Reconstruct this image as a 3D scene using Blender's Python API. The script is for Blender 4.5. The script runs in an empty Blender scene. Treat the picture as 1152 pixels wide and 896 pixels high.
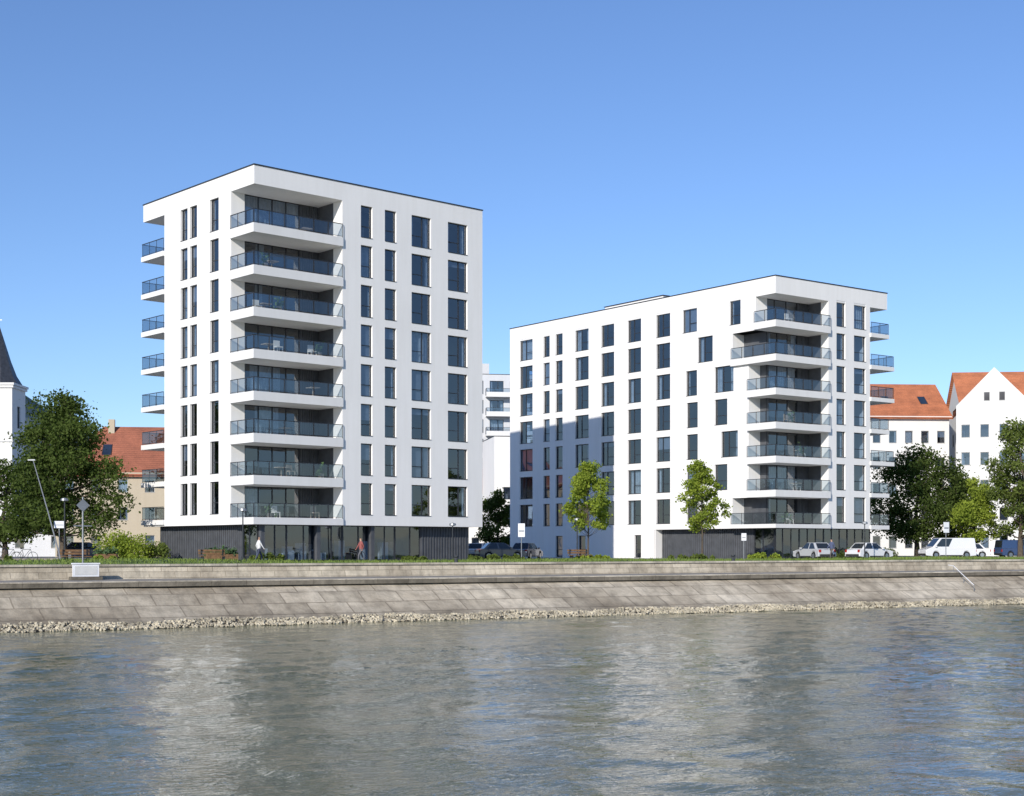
import bpy, bmesh, math, random
import numpy as np
from mathutils import Vector, Matrix
random.seed(7); rng=np.random.default_rng(7)
sc=bpy.context.scene
col=sc.collection
sc.view_settings.view_transform='Standard'
sc.view_settings.look='None'
sc.view_settings.exposure=0
EYE=0.9; WZ=-3.1
# ---------------------------------------------------------------- materials
def newmat(name):
    m=bpy.data.materials.new(name); m.use_nodes=True
    nt=m.node_tree; nt.nodes.clear()
    out=nt.nodes.new('ShaderNodeOutputMaterial')
    return m,nt,out
def N(nt,t,**kw):
    n=nt.nodes.new(t)
    for k,v in kw.items():
        if k.startswith('_'): setattr(n,k[1:],v)
    return n
def L(nt,a,b): nt.links.new(a,b)
def noise(nt,vec,scale,detail=4,rough=0.55,dist=0.0):
    n=nt.nodes.new('ShaderNodeTexNoise'); n.inputs['Scale'].default_value=scale
    n.inputs['Detail'].default_value=detail; n.inputs['Roughness'].default_value=rough
    n.inputs['Distortion'].default_value=dist
    L(nt,vec,n.inputs['Vector']); return n
def ramp(nt,fac,stops):
    r=nt.nodes.new('ShaderNodeValToRGB'); e=r.color_ramp.elements
    while len(e)<len(stops): e.new(0.5)
    for i,(p,c) in enumerate(stops):
        e[i].position=p; e[i].color=(c[0],c[1],c[2],1) if not isinstance(c,(int,float)) else (c,c,c,1)
    L(nt,fac,r.inputs['Fac']); return r
def mixc(nt,a,b,fac,mode='MIX'):
    m=nt.nodes.new('ShaderNodeMix'); m.data_type='RGBA'; m.blend_type=mode
    for s,v in ((m.inputs[6],a),(m.inputs[7],b)):
        if isinstance(v,(tuple,list)): s.default_value=(v[0],v[1],v[2],1)
        else: L(nt,v,s)
    if isinstance(fac,(int,float)): m.inputs[0].default_value=fac
    else: L(nt,fac,m.inputs[0])
    return m.outputs[2]
def texco(nt,scale=(1,1,1),kind='Object'):
    t=nt.nodes.new('ShaderNodeTexCoord'); mp=nt.nodes.new('ShaderNodeMapping')
    mp.inputs['Scale'].default_value=scale; L(nt,t.outputs[kind],mp.inputs['Vector']); return mp.outputs[0]
def bump(nt,h,strength=0.3,dist=0.02):
    b=nt.nodes.new('ShaderNodeBump'); b.inputs['Strength'].default_value=strength; b.inputs['Distance'].default_value=dist
    L(nt,h,b.inputs['Height']); return b.outputs[0]
def simple(name,c,rough=0.6,metal=0.0,var=0.12,nscale=1.5,scale=(1,1,1),bmp=0.0,coat=0.0):
    m,nt,out=newmat(name); p=nt.nodes.new('ShaderNodeBsdfPrincipled')
    v=texco(nt,scale); n=noise(nt,v,nscale,5)
    lo=tuple(x*(1-var) for x in c); hi=tuple(min(1,x*(1+var)) for x in c)
    r=ramp(nt,n.outputs['Fac'],[(0.3,lo),(0.7,hi)])
    L(nt,r.outputs[0],p.inputs['Base Color']); p.inputs['Roughness'].default_value=rough; p.inputs['Metallic'].default_value=metal
    p.inputs['Coat Weight'].default_value=coat
    if bmp: L(nt,bump(nt,noise(nt,v,nscale*12,4).outputs['Fac'],bmp),p.inputs['Normal'])
    L(nt,p.outputs[0],out.inputs[0]); return m
def glassmat(name,tint,refl=0.09,rough=0.02,op=0.0):
    m,nt,out=newmat(name)
    tr=nt.nodes.new('ShaderNodeBsdfTransparent'); tr.inputs[0].default_value=(*tint,1)
    gl=nt.nodes.new('ShaderNodeBsdfGlossy'); gl.inputs[0].default_value=(.95,.97,1,1); gl.inputs['Roughness'].default_value=rough
    lw=nt.nodes.new('ShaderNodeLayerWeight'); lw.inputs[0].default_value=0.5
    pw=N(nt,'ShaderNodeMath',_operation='POWER'); L(nt,lw.outputs['Facing'],pw.inputs[0]); pw.inputs[1].default_value=3.5
    ma=N(nt,'ShaderNodeMath',_operation='MULTIPLY_ADD'); L(nt,pw.outputs[0],ma.inputs[0]); ma.inputs[1].default_value=0.75; ma.inputs[2].default_value=refl
    v=texco(nt); n=noise(nt,v,0.35,1); L(nt,bump(nt,n.outputs['Fac'],0.35,0.05),gl.inputs['Normal'])
    mx=nt.nodes.new('ShaderNodeMixShader'); L(nt,ma.outputs[0],mx.inputs[0]); L(nt,tr.outputs[0],mx.inputs[1]); L(nt,gl.outputs[0],mx.inputs[2])
    L(nt,mx.outputs[0],out.inputs[0]); return m
def render_mat(name,c):
    m,nt,out=newmat(name); p=nt.nodes.new('ShaderNodeBsdfPrincipled')
    v1=texco(nt,(1.2,1.2,0.12)); n1=noise(nt,v1,1.6,5)
    v2=texco(nt); n2=noise(nt,v2,0.25,4)
    a=ramp(nt,n1.outputs['Fac'],[(0.32,(0.96,0.957,0.95)),(0.6,(1,1,1))])
    b=ramp(nt,n2.outputs['Fac'],[(0.3,(0.955,0.957,0.96)),(0.7,(1,1,1))])
    x=mixc(nt,a.outputs[0],b.outputs[0],1.0,'MULTIPLY'); x=mixc(nt,x,c,1.0,'MULTIPLY')
    L(nt,x,p.inputs['Base Color']); p.inputs['Roughness'].default_value=0.85
    L(nt,p.outputs[0],out.inputs[0]); return m
M={}
M['white']=render_mat('white_render',(0.84,0.825,0.80))
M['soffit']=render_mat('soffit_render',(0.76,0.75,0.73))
M['frame']=simple('anthracite_frame',(0.035,0.038,0.045),0.45,0.2)
M['dark']=simple('dark_cladding',(0.085,0.09,0.10),0.55,0.1,0.2)
M['glass']=glassmat('window_glass',(0.50,0.60,0.72),0.15)
M['railglass']=glassmat('railing_glass',(0.60,0.66,0.70),0.12)
M['curtain']=simple('curtain_cloth',(0.50,0.50,0.48),0.9,0,0.2,3)
M['blind']=simple('roller_blind',(0.30,0.31,0.33),0.8,0,0.1,3)
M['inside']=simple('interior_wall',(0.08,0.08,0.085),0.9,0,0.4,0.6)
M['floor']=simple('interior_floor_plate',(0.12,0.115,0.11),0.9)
M['metal']=simple('grey_metal',(0.35,0.36,0.37),0.4,0.7)
M['roofgrey']=simple('flat_roof',(0.2,0.2,0.2),0.9)
M['furn']=simple('balcony_furniture',(0.25,0.22,0.19),0.7,0,0.6,2)
M['green']=simple('balcony_plant',(0.05,0.10,0.03),0.7,0,0.5,6)
# ---------------------------------------------------------------- mesh helpers
def mesh_obj(name,verts,faces,mats,parent=None,midx=None,loc=(0,0,0),rotz=0,recalc=True,smooth=False):
    me=bpy.data.meshes.new(name); me.from_pydata([tuple(v) for v in verts],[],faces)
    for m in mats: me.materials.append(m)
    if midx is not None: me.polygons.foreach_set('material_index',midx)
    if recalc:
        bm=bmesh.new(); bm.from_mesh(me); bmesh.ops.recalc_face_normals(bm,faces=bm.faces); bm.to_mesh(me); bm.free()
    if smooth: me.polygons.foreach_set('use_smooth',[True]*len(me.polygons))
    o=bpy.data.objects.new(name,me); col.objects.link(o); o.location=loc; o.rotation_euler=(0,0,rotz)
    if parent: o.parent=parent
    return o
def empty(name,loc=(0,0,0),rotz=0):
    e=bpy.data.objects.new(name,None); e.empty_display_size=0.5; col.objects.link(e); e.location=loc; e.rotation_euler=(0,0,rotz); return e
BOXF=[(0,1,3,2),(4,6,7,5),(0,4,5,1),(2,3,7,6),(0,2,6,4),(1,5,7,3)]
class Bld:
    def __init__(s,name,loc,rotdeg):
        s.e=empty(name,loc,math.radians(rotdeg)); s.p={}
    def part(s,n): return s.p.setdefault(n,([],[]))
    def quad(s,n,pts):
        V,F=s.part(n); i=len(V); V.extend(pts); F.append(tuple(range(i,i+len(pts))))
    def bm(s,n,m,a0,a1,b0,b1,z0,z1):
        V,F=s.part(n); i=len(V)
        for a in (a0,a1):
            for b in (b0,b1):
                for z in (z0,z1): V.append(m(a,b,z))
        F.extend([tuple(i+k for k in f) for f in BOXF])
    def box(s,n,x0,x1,y0,y1,z0,z1): s.bm(n,lambda a,b,z:(a,b,z),x0,x1,y0,y1,z0,z1)
    def curtain(s,n,m,a0,a1,b,z0,z1):
        k=max(3,int((a1-a0)/0.14)); 
        for i in range(k):
            x0=a0+(a1-a0)*i/k; x1=a0+(a1-a0)*(i+1)/k; ba=b+(0.06 if i%2 else 0); bb=b+(0 if i%2 else 0.06)
            s.quad(n,[m(x0,ba,z0),m(x1,bb,z0),m(x1,bb,z1),m(x0,ba,z1)])
    def window(s,m,a0,a1,z0,z1,frame='frame',depth=0.2,dress=True,transom=True,nd=None):
        t=0.065; b0,b1=depth-0.03,depth+0.05
        s.bm(frame,m,a0,a0+t,b0,b1,z0,z1); s.bm(frame,m,a1-t,a1,b0,b1,z0,z1)
        s.bm(frame,m,a0+t,a1-t,b0,b1,z0,z0+t); s.bm(frame,m,a0+t,a1-t,b0,b1,z1-t,z1)
        w=a1-a0
        if nd is None: nd=2 if w>1.7 else 1
        cuts=[a0+w*i/nd for i in range(1,nd)]
        if nd==2: cuts=[a0+w*0.6]
        for c in cuts: s.bm(frame,m,c-0.045,c+0.045,b0+.004,b1-.004,z0+t,z1-t)
        if transom:
            zz=z0+(z1-z0)*0.36; x1=cuts[0]-.045 if (cuts and nd==2) else a1-t
            s.bm(frame,m,a0+t,x1,b0+.01,b1-.01,zz-.03,zz+.03)
        edges=[a0]+cuts+[a1]
        for i in range(len(edges)-1):
            j=[random.uniform(-.008,.008) for _ in range(2)]
            s.quad('glass',[m(edges[i]+.02,depth+.01+j[0],z0+.02),m(edges[i+1]-.02,depth+.01+j[1],z0+.02),m(edges[i+1]-.02,depth+.01-j[0],z1-.02),m(edges[i]+.02,depth+.01-j[1],z1-.02)])
        if dress:
            r=random.random()
            if r<0.3:
                f=random.uniform(0.12,0.3)*w
                s.curtain('curtain',m,a0+.02,a0+f,depth+.18,z0,z1)
                if random.random()<.7: s.curtain('curtain',m,a1-f,a1-.02,depth+.18,z0,z1)
            elif r<0.38: s.curtain('curtain',m,a0+.02,a1-.02,depth+.2,z0,z1)
            elif r<0.56:
                h=random.choice([.2,.35,.5,1.0])*(z1-z0)
                s.quad('blind',[m(a0+.03,depth+.09,z1-h),m(a1-.03,depth+.09,z1-h),m(a1-.03,depth+.09,z1),m(a0+.03,depth+.09,z1)])
            elif r<0.75:
                aa=random.uniform(a0+.1,a1-.5); s.bm('furniture',m,aa,aa+.4,depth+.4,depth+.8,z0,z0+random.uniform(.5,1.1))
    def panel(s,n,m,a0,a1,z0,z1,ops,depth=0.2,frame='frame',sill=True,**kw):
        R=lambda x:round(x,4)
        As=sorted({R(a0),R(a1)}|{R(o[0]) for o in ops}|{R(o[1]) for o in ops})
        Zs=sorted({R(z0),R(z1)}|{R(o[2]) for o in ops}|{R(o[3]) for o in ops})
        for i in range(len(As)-1):
            ca=(As[i]+As[i+1])/2
            rel=[o for o in ops if o[0]<ca<o[1]]
            for j in range(len(Zs)-1):
                cz=(Zs[j]+Zs[j+1])/2
                if any(o[2]<cz<o[3] for o in rel): continue
                s.quad(n,[m(As[i],0,Zs[j]),m(As[i+1],0,Zs[j]),m(As[i+1],0,Zs[j+1]),m(As[i],0,Zs[j+1])])
        for o in ops:
            if o[4]!='w': continue
            A,B,C,D=o[:4]; d=depth+.06
            s.quad(n,[m(A,0,C),m(A,d,C),m(A,d,D),m(A,0,D)]); s.quad(n,[m(B,0,C),m(B,d,C),m(B,d,D),m(B,0,D)])
            s.quad(n,[m(A,0,C),m(B,0,C),m(B,d,C),m(A,d,C)]); s.quad(n,[m(A,0,D),m(B,0,D),m(B,d,D),m(A,d,D)])
            if sill: s.bm(frame,m,A+.01,B-.01,-.04,depth-.04,C+.003,C+.035)
            s.window(m,A+.004,B-.004,C+.004,D-.004,frame=frame,depth=depth,**kw)
    def rail(s,path,z,h=1.05):
        for (p,q) in zip(path[:-1],path[1:]):
            p=Vector(p); q=Vector(q); d=(q-p); Ln=d.length; d.normalize(); nn=Vector((-d.y,d.x))
            def m(a,b,zz,p=p,d=d,nn=nn): v=p+d*a+nn*b; return (v.x,v.y,zz)
            s.bm('railing',m,0,Ln,-.03,.03,z+h-.05,z+h)
            s.bm('railing',m,0,Ln,-.02,.02,z+.08,z+.11)
            k=max(1,round(Ln/1.25))
            for i in range(k+1):
                a=Ln*i/k; s.bm('railing',m,max(0,a-.02),min(Ln,a+.02),-.045,-.005,z-.1,z+h-.051)
            for i in range(k): s.quad('railing_glass',[m(Ln*i/k+.03,.012,z+.1),m(Ln*(i+1)/k-.03,.012,z+.1),m(Ln*(i+1)/k-.03,.012,z+h-.05),m(Ln*i/k+.03,.012,z+h-.05)])
    def ribs(s,n,m,a0,a1,z0,z1,step=0.28):
        s.bm(n,m,a0,a1,0,.2,z0,z1)
        k=int((a1-a0)/step)
        for i in range(k):
            a=a0+(i+.3)*step; s.bm(n,m,a,a+step*.45,-.06,.0,z0+.02,z1-.01)
    def furniture(s,x0,x1,y0,y1,z):
        for _ in range(random.choice([0,1,1,2,2])):
            x=random.uniform(x0,x1-.8); y=random.uniform(y0,y1); fn=random.choice(['furniture','light_furniture'])
            for dx in (0,.45):
                for dy in (0,.45): s.box(fn,x+dx,x+dx+.05,y+dy,y+dy+.05,z,z+.42)
            s.box(fn,x,x+.5,y,y+.5,z+.42,z+.48); s.box(fn,x,x+.5,y+.44,y+.5,z+.48,z+.95)
        if random.random()<.4:
            x=random.uniform(x0,x1-.8); y=random.uniform(y0,y1)
            s.box('furniture',x,x+.8,y,y+.8,z+.70,z+.75); s.box('furniture',x+.37,x+.43,y+.37,y+.43,z,z+.70)
        if random.random()<.5:
            x=random.uniform(x0,x1-.5)
            for _ in range(60):
                c=Vector((x+random.gauss(0,.2),y0+random.gauss(0,.1),z+.55+random.gauss(0,.25)))
                u=Vector([random.gauss(0,.09) for _ in range(3)]); v=Vector([random.gauss(0,.09) for _ in range(3)])
                s.quad('plants',[tuple(c),tuple(c+u),tuple(c+u+v),tuple(c+v)])
            s.box('furniture',x-.15,x+.15,y0-.15,y0+.15,z,z+.35)
    def done(s,mm):
        for n,(V,F) in s.p.items():
            mesh_obj(n,V,F,[mm.get(n) or M[n]],parent=s.e)
        return s.e
FR=lambda a,b,z:(a,b,z); LF=lambda a,b,z:(b,a,z)
def at(x0,y0,kind):
    if kind=='x': return lambda a,b,z:(a,y0+b,z)
    return lambda a,b,z:(x0+b,a,z)
M['lfurn']=simple('light_balcony_furniture',(.6,.6,.58),.7)
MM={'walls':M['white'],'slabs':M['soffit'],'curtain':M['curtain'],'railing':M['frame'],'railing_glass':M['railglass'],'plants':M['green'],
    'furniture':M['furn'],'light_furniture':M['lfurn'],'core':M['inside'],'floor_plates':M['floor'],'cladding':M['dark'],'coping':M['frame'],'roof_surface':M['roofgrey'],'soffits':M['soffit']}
def coping(b,L_,D,zt):
    b.box('coping',-.05,L_+.05,-.05,.3,zt,zt+.08); b.box('coping',-.05,L_+.05,D-.3,D+.05,zt,zt+.08)
    b.box('coping',-.05,.3,.3,D-.3,zt,zt+.08); b.box('coping',L_-.3,L_+.05,.3,D-.3,zt,zt+.08)
    b.box('roof_surface',.01,L_-.01,.01,D-.01,zt-.5,zt-.3)
# ---------------------------------------------------------------- tower (left)
def tower():
    b=Bld('apartment_building',(-18.57,105,0),41.6)
    W,D,zb,zt=21.6,16.8,2.7,28.6; fh=3.03
    fl=[3.2+fh*k for k in range(8)]; tops=[fl[k+1]-.66 for k in range(7)]+[27.25]
    ops=[];opl=[];opr=[];opb=[]
    for k in range(8):
        z0=3.5+fh*k; z1=z0+2.45
        ops.append((0,7.7,fl[k],tops[k],'v')); opl.append((0,3.2,fl[k],tops[k],'v'))
        for c in ((9.41,10.5),(11.68,12.79),(14.29,16.23),(17.96,20.0)): ops.append((*c,z0,z1,'w'))
        for c in ((4.98,6.28),(8.2,9.3),(9.65,10.75)): opl.append((*c,z0,z1,'w'))
        for c in ((2,4),(6,7.2),(9.5,11.5),(13,14.2)): opr.append((*c,z0,z1,'w'))
        for c in ((5,7),(9,10.2),(12,14),(16,18)): opb.append((*c,z0,z1,'w'))
    b.panel('walls',FR,0,W,zb,zt,ops); b.panel('walls',LF,0,13.3,zb,zt,opl)
    b.panel('walls',LF,13.3,D,27.25,zt,[])
    b.panel('walls',lambda a,bb,z:(W-bb,a,z),0,D,zb,zt,opr)
    b.panel('walls',lambda a,bb,z:(a,D-bb,z),3.5,W,zb,27.25,[o for o in opb]); b.panel('walls',lambda a,bb,z:(a,D-bb,z),0,W,27.25,zt,[])
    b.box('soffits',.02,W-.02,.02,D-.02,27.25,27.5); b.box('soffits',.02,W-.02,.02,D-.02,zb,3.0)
    for k in range(8): b.box('floor_plates',.35,W-.35,.35,D-.35,fl[k]-.3,fl[k]-.02)
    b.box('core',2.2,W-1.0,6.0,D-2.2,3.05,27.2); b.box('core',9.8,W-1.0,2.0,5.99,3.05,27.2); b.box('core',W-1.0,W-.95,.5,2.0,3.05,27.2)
    for k in range(8):
        z0,z1=fl[k],tops[k]
        zs=max(fl[k]-.66,zb-.004)
        b.box('slabs',-.14,7.7,-.14,3.2,zs,fl[k]+.003)
        b.box('walls',.004,1.15,3.2,3.4,z0,z1)
        g=at(0,3.22,'x')
        b.window(g,1.15,6.0,z0+.02,z1,depth=.05,nd=4,transom=False)
        if k%3!=1: b.curtain('curtain',g,1.3+random.random(),2.6+random.random()*2,.3,z0+.1,z1)
        b.ribs('cladding',g,6.0,7.7,z0,z1,.2)
        b.box('walls',7.7,7.9,.004,1.2,z0,z1); b.box('cladding',7.702,7.9,1.2,3.2,z0,z1)
        b.rail([(-.07,3.18),(-.07,-.07),(7.66,-.07)],fl[k])
        b.furniture(1,7,.5,2.2,fl[k])
        b.box('slabs',-.14,3.5,13.3,D+.14,fl[k]-.38,fl[k]+.003)
        b.box('walls',.004,3.5,13.1,13.3,z0,fl[k]+2.65)
        g2=at(3.5,0,'y'); b.window(g2,13.3,D,z0+.02,fl[k]+2.63,depth=.1,nd=3,transom=False)
        b.rail([(-.07,13.35),(-.07,D+.07),(3.45,D+.07)],fl[k])
    i=.8; gz=zb
    b.ribs('cladding',at(i,0,'y'),3.0,D-1.3,0,gz); 
    g=at(0,i,'x')
    for j in range(6): b.window(g,i+2.5*j,i+2.5*(j+1),0.05,gz,depth=.1,nd=2,transom=False,dress=False)
    b.ribs('cladding',g,15.8,W-i,0,gz)
    b.window(at(i,0,'y'),i,3.0,.05,gz,depth=.1,nd=2,transom=False,dress=False)
    b.ribs('cladding',lambda a,bb,z:(W-i-bb,a,z),i+.3,D-1.3,0,gz); b.ribs('cladding',lambda a,bb,z:(a,D-1.3-bb,z),i,W-i,0,gz)
    b.box('core',3.5,W-2,5,D-2.5,.02,gz); b.box('core',1.2,W-1.5,2.9,3.0,.02,gz)
    for x in (i+.15,i+5.0,i+10.0): b.box('cladding',x-.16,x+.16,i-.45,i-.13,0,gz)
    for j in range(14):
        x=random.uniform(1.5,14); y=random.uniform(1.3,2.2); b.box(random.choice(['furniture','light_furniture']),x,x+.6,y,y+.6,.1,random.uniform(.6,1.6))
    coping(b,W,D,zt)
    b.box('coping',8,12,7,10,zt-.3,zt+.45)
    b.done(MM)
tower()
# ---------------------------------------------------------------- long block (right)
def block():
    b=Bld('apartment_building',(23.5,130,0),36.8)
    W,D,zb,zt=15.4,39.6,2.8,25.3; fh=3.03; S=15.95
    fl=[3.15+fh*k for k in range(7)]; tt=23.75; tops=[fl[k+1]-.6 for k in range(6)]+[tt]
    vk=[5.33,3.3,3.3,3.3,3.3,5.33,2.43]
    spec={6:[(10,11.95),(4.3,5.7)],5:[(7.9,9.9)],4:[(10,11.5),(5.2,7.65)],3:[(9.9,11.4),(6.0,7.65)],2:[(9.9,11.4),(4.65,6.8)],1:[(9.9,11.4),(6.0,7.65)],0:[(9.9,11.4)]}
    oa=[];ob=[];of=[];orr=[]
    for k in range(7):
        z0=3.35+fh*k; z1=z0+2.4
        oa.append((0,vk[k],fl[k],tops[k],'v'))
        for c in spec[k]+[(13.7,15.7)]: oa.append((*c,z0,z1,'w'))
        for c in ((17.9,19.9),(21.97,24.0),(26.0,28.2),(30.3,31.5),(32.5,33.6),(35.5,37.8)): ob.append((*c,z0,z1,'w'))
        of.append((0,7.04,fl[k],tops[k],'v'))
        for c in ((8.15,9.4),(10.6,12.3)): of.append((*c,z0,z1,'w'))
        for c in ((6,8),(11,13),(16,17.2),(20,22),(26,28),(31,33),(36,38)): orr.append((*c,z0,z1,'w'))
    for c in ((17.9,18.9),(26.5,27.7),(30.3,31.5)): ob.append((*c,.05,2.3,'w'))
    b.panel('walls',LF,0,S,zb,zt,oa); b.panel('walls',LF,S,D,0,zt,ob)
    b.panel('walls',FR,0,12.9,zb,zt,of); b.panel('walls',FR,12.9,W,tt,zt,[])
    b.panel('walls',lambda a,bb,z:(W-bb,a,z),3.5,D,0,zt,orr); b.panel('walls',lambda a,bb,z:(W-bb,a,z),0,3.5,tt,zt,[])
    b.panel('walls',lambda a,bb,z:(a,D-bb,z),0,W,0,zt,[(a,a+1.8,3.35+fh*k,5.75+fh*k,'w') for k in range(7) for a in (2,6.5,11)])
    b.box('soffits',.02,W-.02,.02,D-.02,tt,tt+.25); b.box('soffits',.02,W-.02,.02,S,zb,3.05)
    for k in range(7): b.box('floor_plates',.35,12.5,.35,D-.35,fl[k]-.3,fl[k]-.02); b.box('floor_plates',12.51,W-.35,4,D-.35,fl[k]-.3,fl[k]-.02)
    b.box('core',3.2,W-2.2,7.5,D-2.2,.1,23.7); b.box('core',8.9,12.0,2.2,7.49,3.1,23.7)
    for k in range(7):
        z0,z1=fl[k],tops[k]; v=vk[k]; zs=max(z0-.6,zb-.004)
        b.box('slabs',-.3,7.04,-.3,2.43,zs,z0+.003)
        if v>2.5:
            b.box('slabs',-.3,1.5,2.43,v,zs,z0+.003); b.box('cladding',1.5,1.7,2.43,v+.2,z0,z1)
        b.box('walls',.004,1.5,v,v+.2,z0,z1)
        g=at(0,2.45,'x'); b.window(g,1.5 if v>2.5 else 1.0,5.6,z0+.02,z1,depth=.05,nd=3,transom=False); b.ribs('cladding',g,5.6,7.04,z0,z1,.2)
        b.box('walls',7.04,7.24,.004,.9,z0,z1); b.box('cladding',7.042,7.24,.9,2.43,z0,z1)
        b.rail([(-.22,v-.02),(-.22,-.22),(7.0,-.22)],z0); b.furniture(1,6,.3,1.6,z0)
        ex=W+(.9 if k in (4,5,2) else .15); 
        b.box('slabs',12.9,ex,-.14,3.5,z0-.38,z0+.003)
        g2=at(0,3.5,'x'); b.window(g2,12.9,W,z0+.02,z0+2.6,depth=.1,nd=2,transom=False)
        b.rail([(12.95,-.07),(ex-.07,-.07),(ex-.07,3.45)],z0)
        b.quad('walls',[(12.9,0,z0),(12.9,3.5,z0),(12.9,3.5,z0+2.65),(12.9,0,z0+2.65)])
        b.box('slabs',W,W+1.6,14,19,z0-.3,z0); b.rail([(W,14.05),(W+1.55,14.05),(W+1.55,18.95),(W,18.95)],z0)
    i=.9
    b.ribs('cladding',at(i,0,'y'),3.5,S,0,zb)
    b.window(at(i,0,'y'),i,3.5,.05,zb,depth=.1,nd=2,transom=False,dress=False)
    g=at(0,i,'x')
    for j in range(4): b.window(g,i+3.3*j,i+3.3*(j+1),.05,zb,depth=.1,nd=3,transom=False,dress=False)
    b.box('cladding',i+.3,W-.9,S,S+.2,0,zb)
    b.box('core',i+.5,W-1.5,3.0,3.1,.02,zb)
    b.ribs('cladding',lambda a,bb,z:(W-i-bb,a,z),i+.4,3.5,0,zb)
    b.box('walls',0.02,W-.9,S-.15,S,0,zb)
    coping(b,W,D,zt)
    b.box('walls',3.5,9,18.5,27.5,zt-.3,zt+1.15); b.box('coping',3.4,9.1,18.4,27.6,zt+1.15,zt+1.22)
    b.box('walls',9.5,12,9,12,zt-.3,zt+.7)
    b.done(MM)
block()
# ---------------------------------------------------------------- old houses
def tile_mat(name,c):
    m,nt,out=newmat(name); p=nt.nodes.new('ShaderNodeBsdfPrincipled'); v=texco(nt)
    n=noise(nt,v,0.6,5); n2=noise(nt,v,7,3)
    r=ramp(nt,n.outputs['Fac'],[(.3,tuple(x*.72 for x in c)),(.7,tuple(min(1,x*1.12) for x in c))])
    r2=ramp(nt,n2.outputs['Fac'],[(.3,.75),(.7,1.1)])
    L(nt,mixc(nt,r.outputs[0],r2.outputs[0],1,'MULTIPLY'),p.inputs['Base Color'])
    w=nt.nodes.new('ShaderNodeTexWave'); w.inputs['Scale'].default_value=1.3; w.bands_direction='Z'; L(nt,v,w.inputs['Vector'])
    L(nt,bump(nt,w.outputs['Fac'],.6,.06),p.inputs['Normal']); p.inputs['Roughness'].default_value=.8
    L(nt,p.outputs[0],out.inputs[0]); return m
M['tile']=tile_mat('clay_roof_tiles',(.52,.18,.08)); M['tile2']=tile_mat('old_clay_tiles',(.36,.125,.07))
M['wf']=simple('white_window_frame',(.40,.40,.39),.5)
M['beige']=render_mat('beige_render',(.50,.43,.32)); M['owhite']=render_mat('old_white_render',(.76,.75,.72))
M['slate']=simple('slate_spire',(.05,.055,.065),.5,.1,.3,3)
M['lblue']=render_mat('grey_render',(.62,.63,.65))
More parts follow.
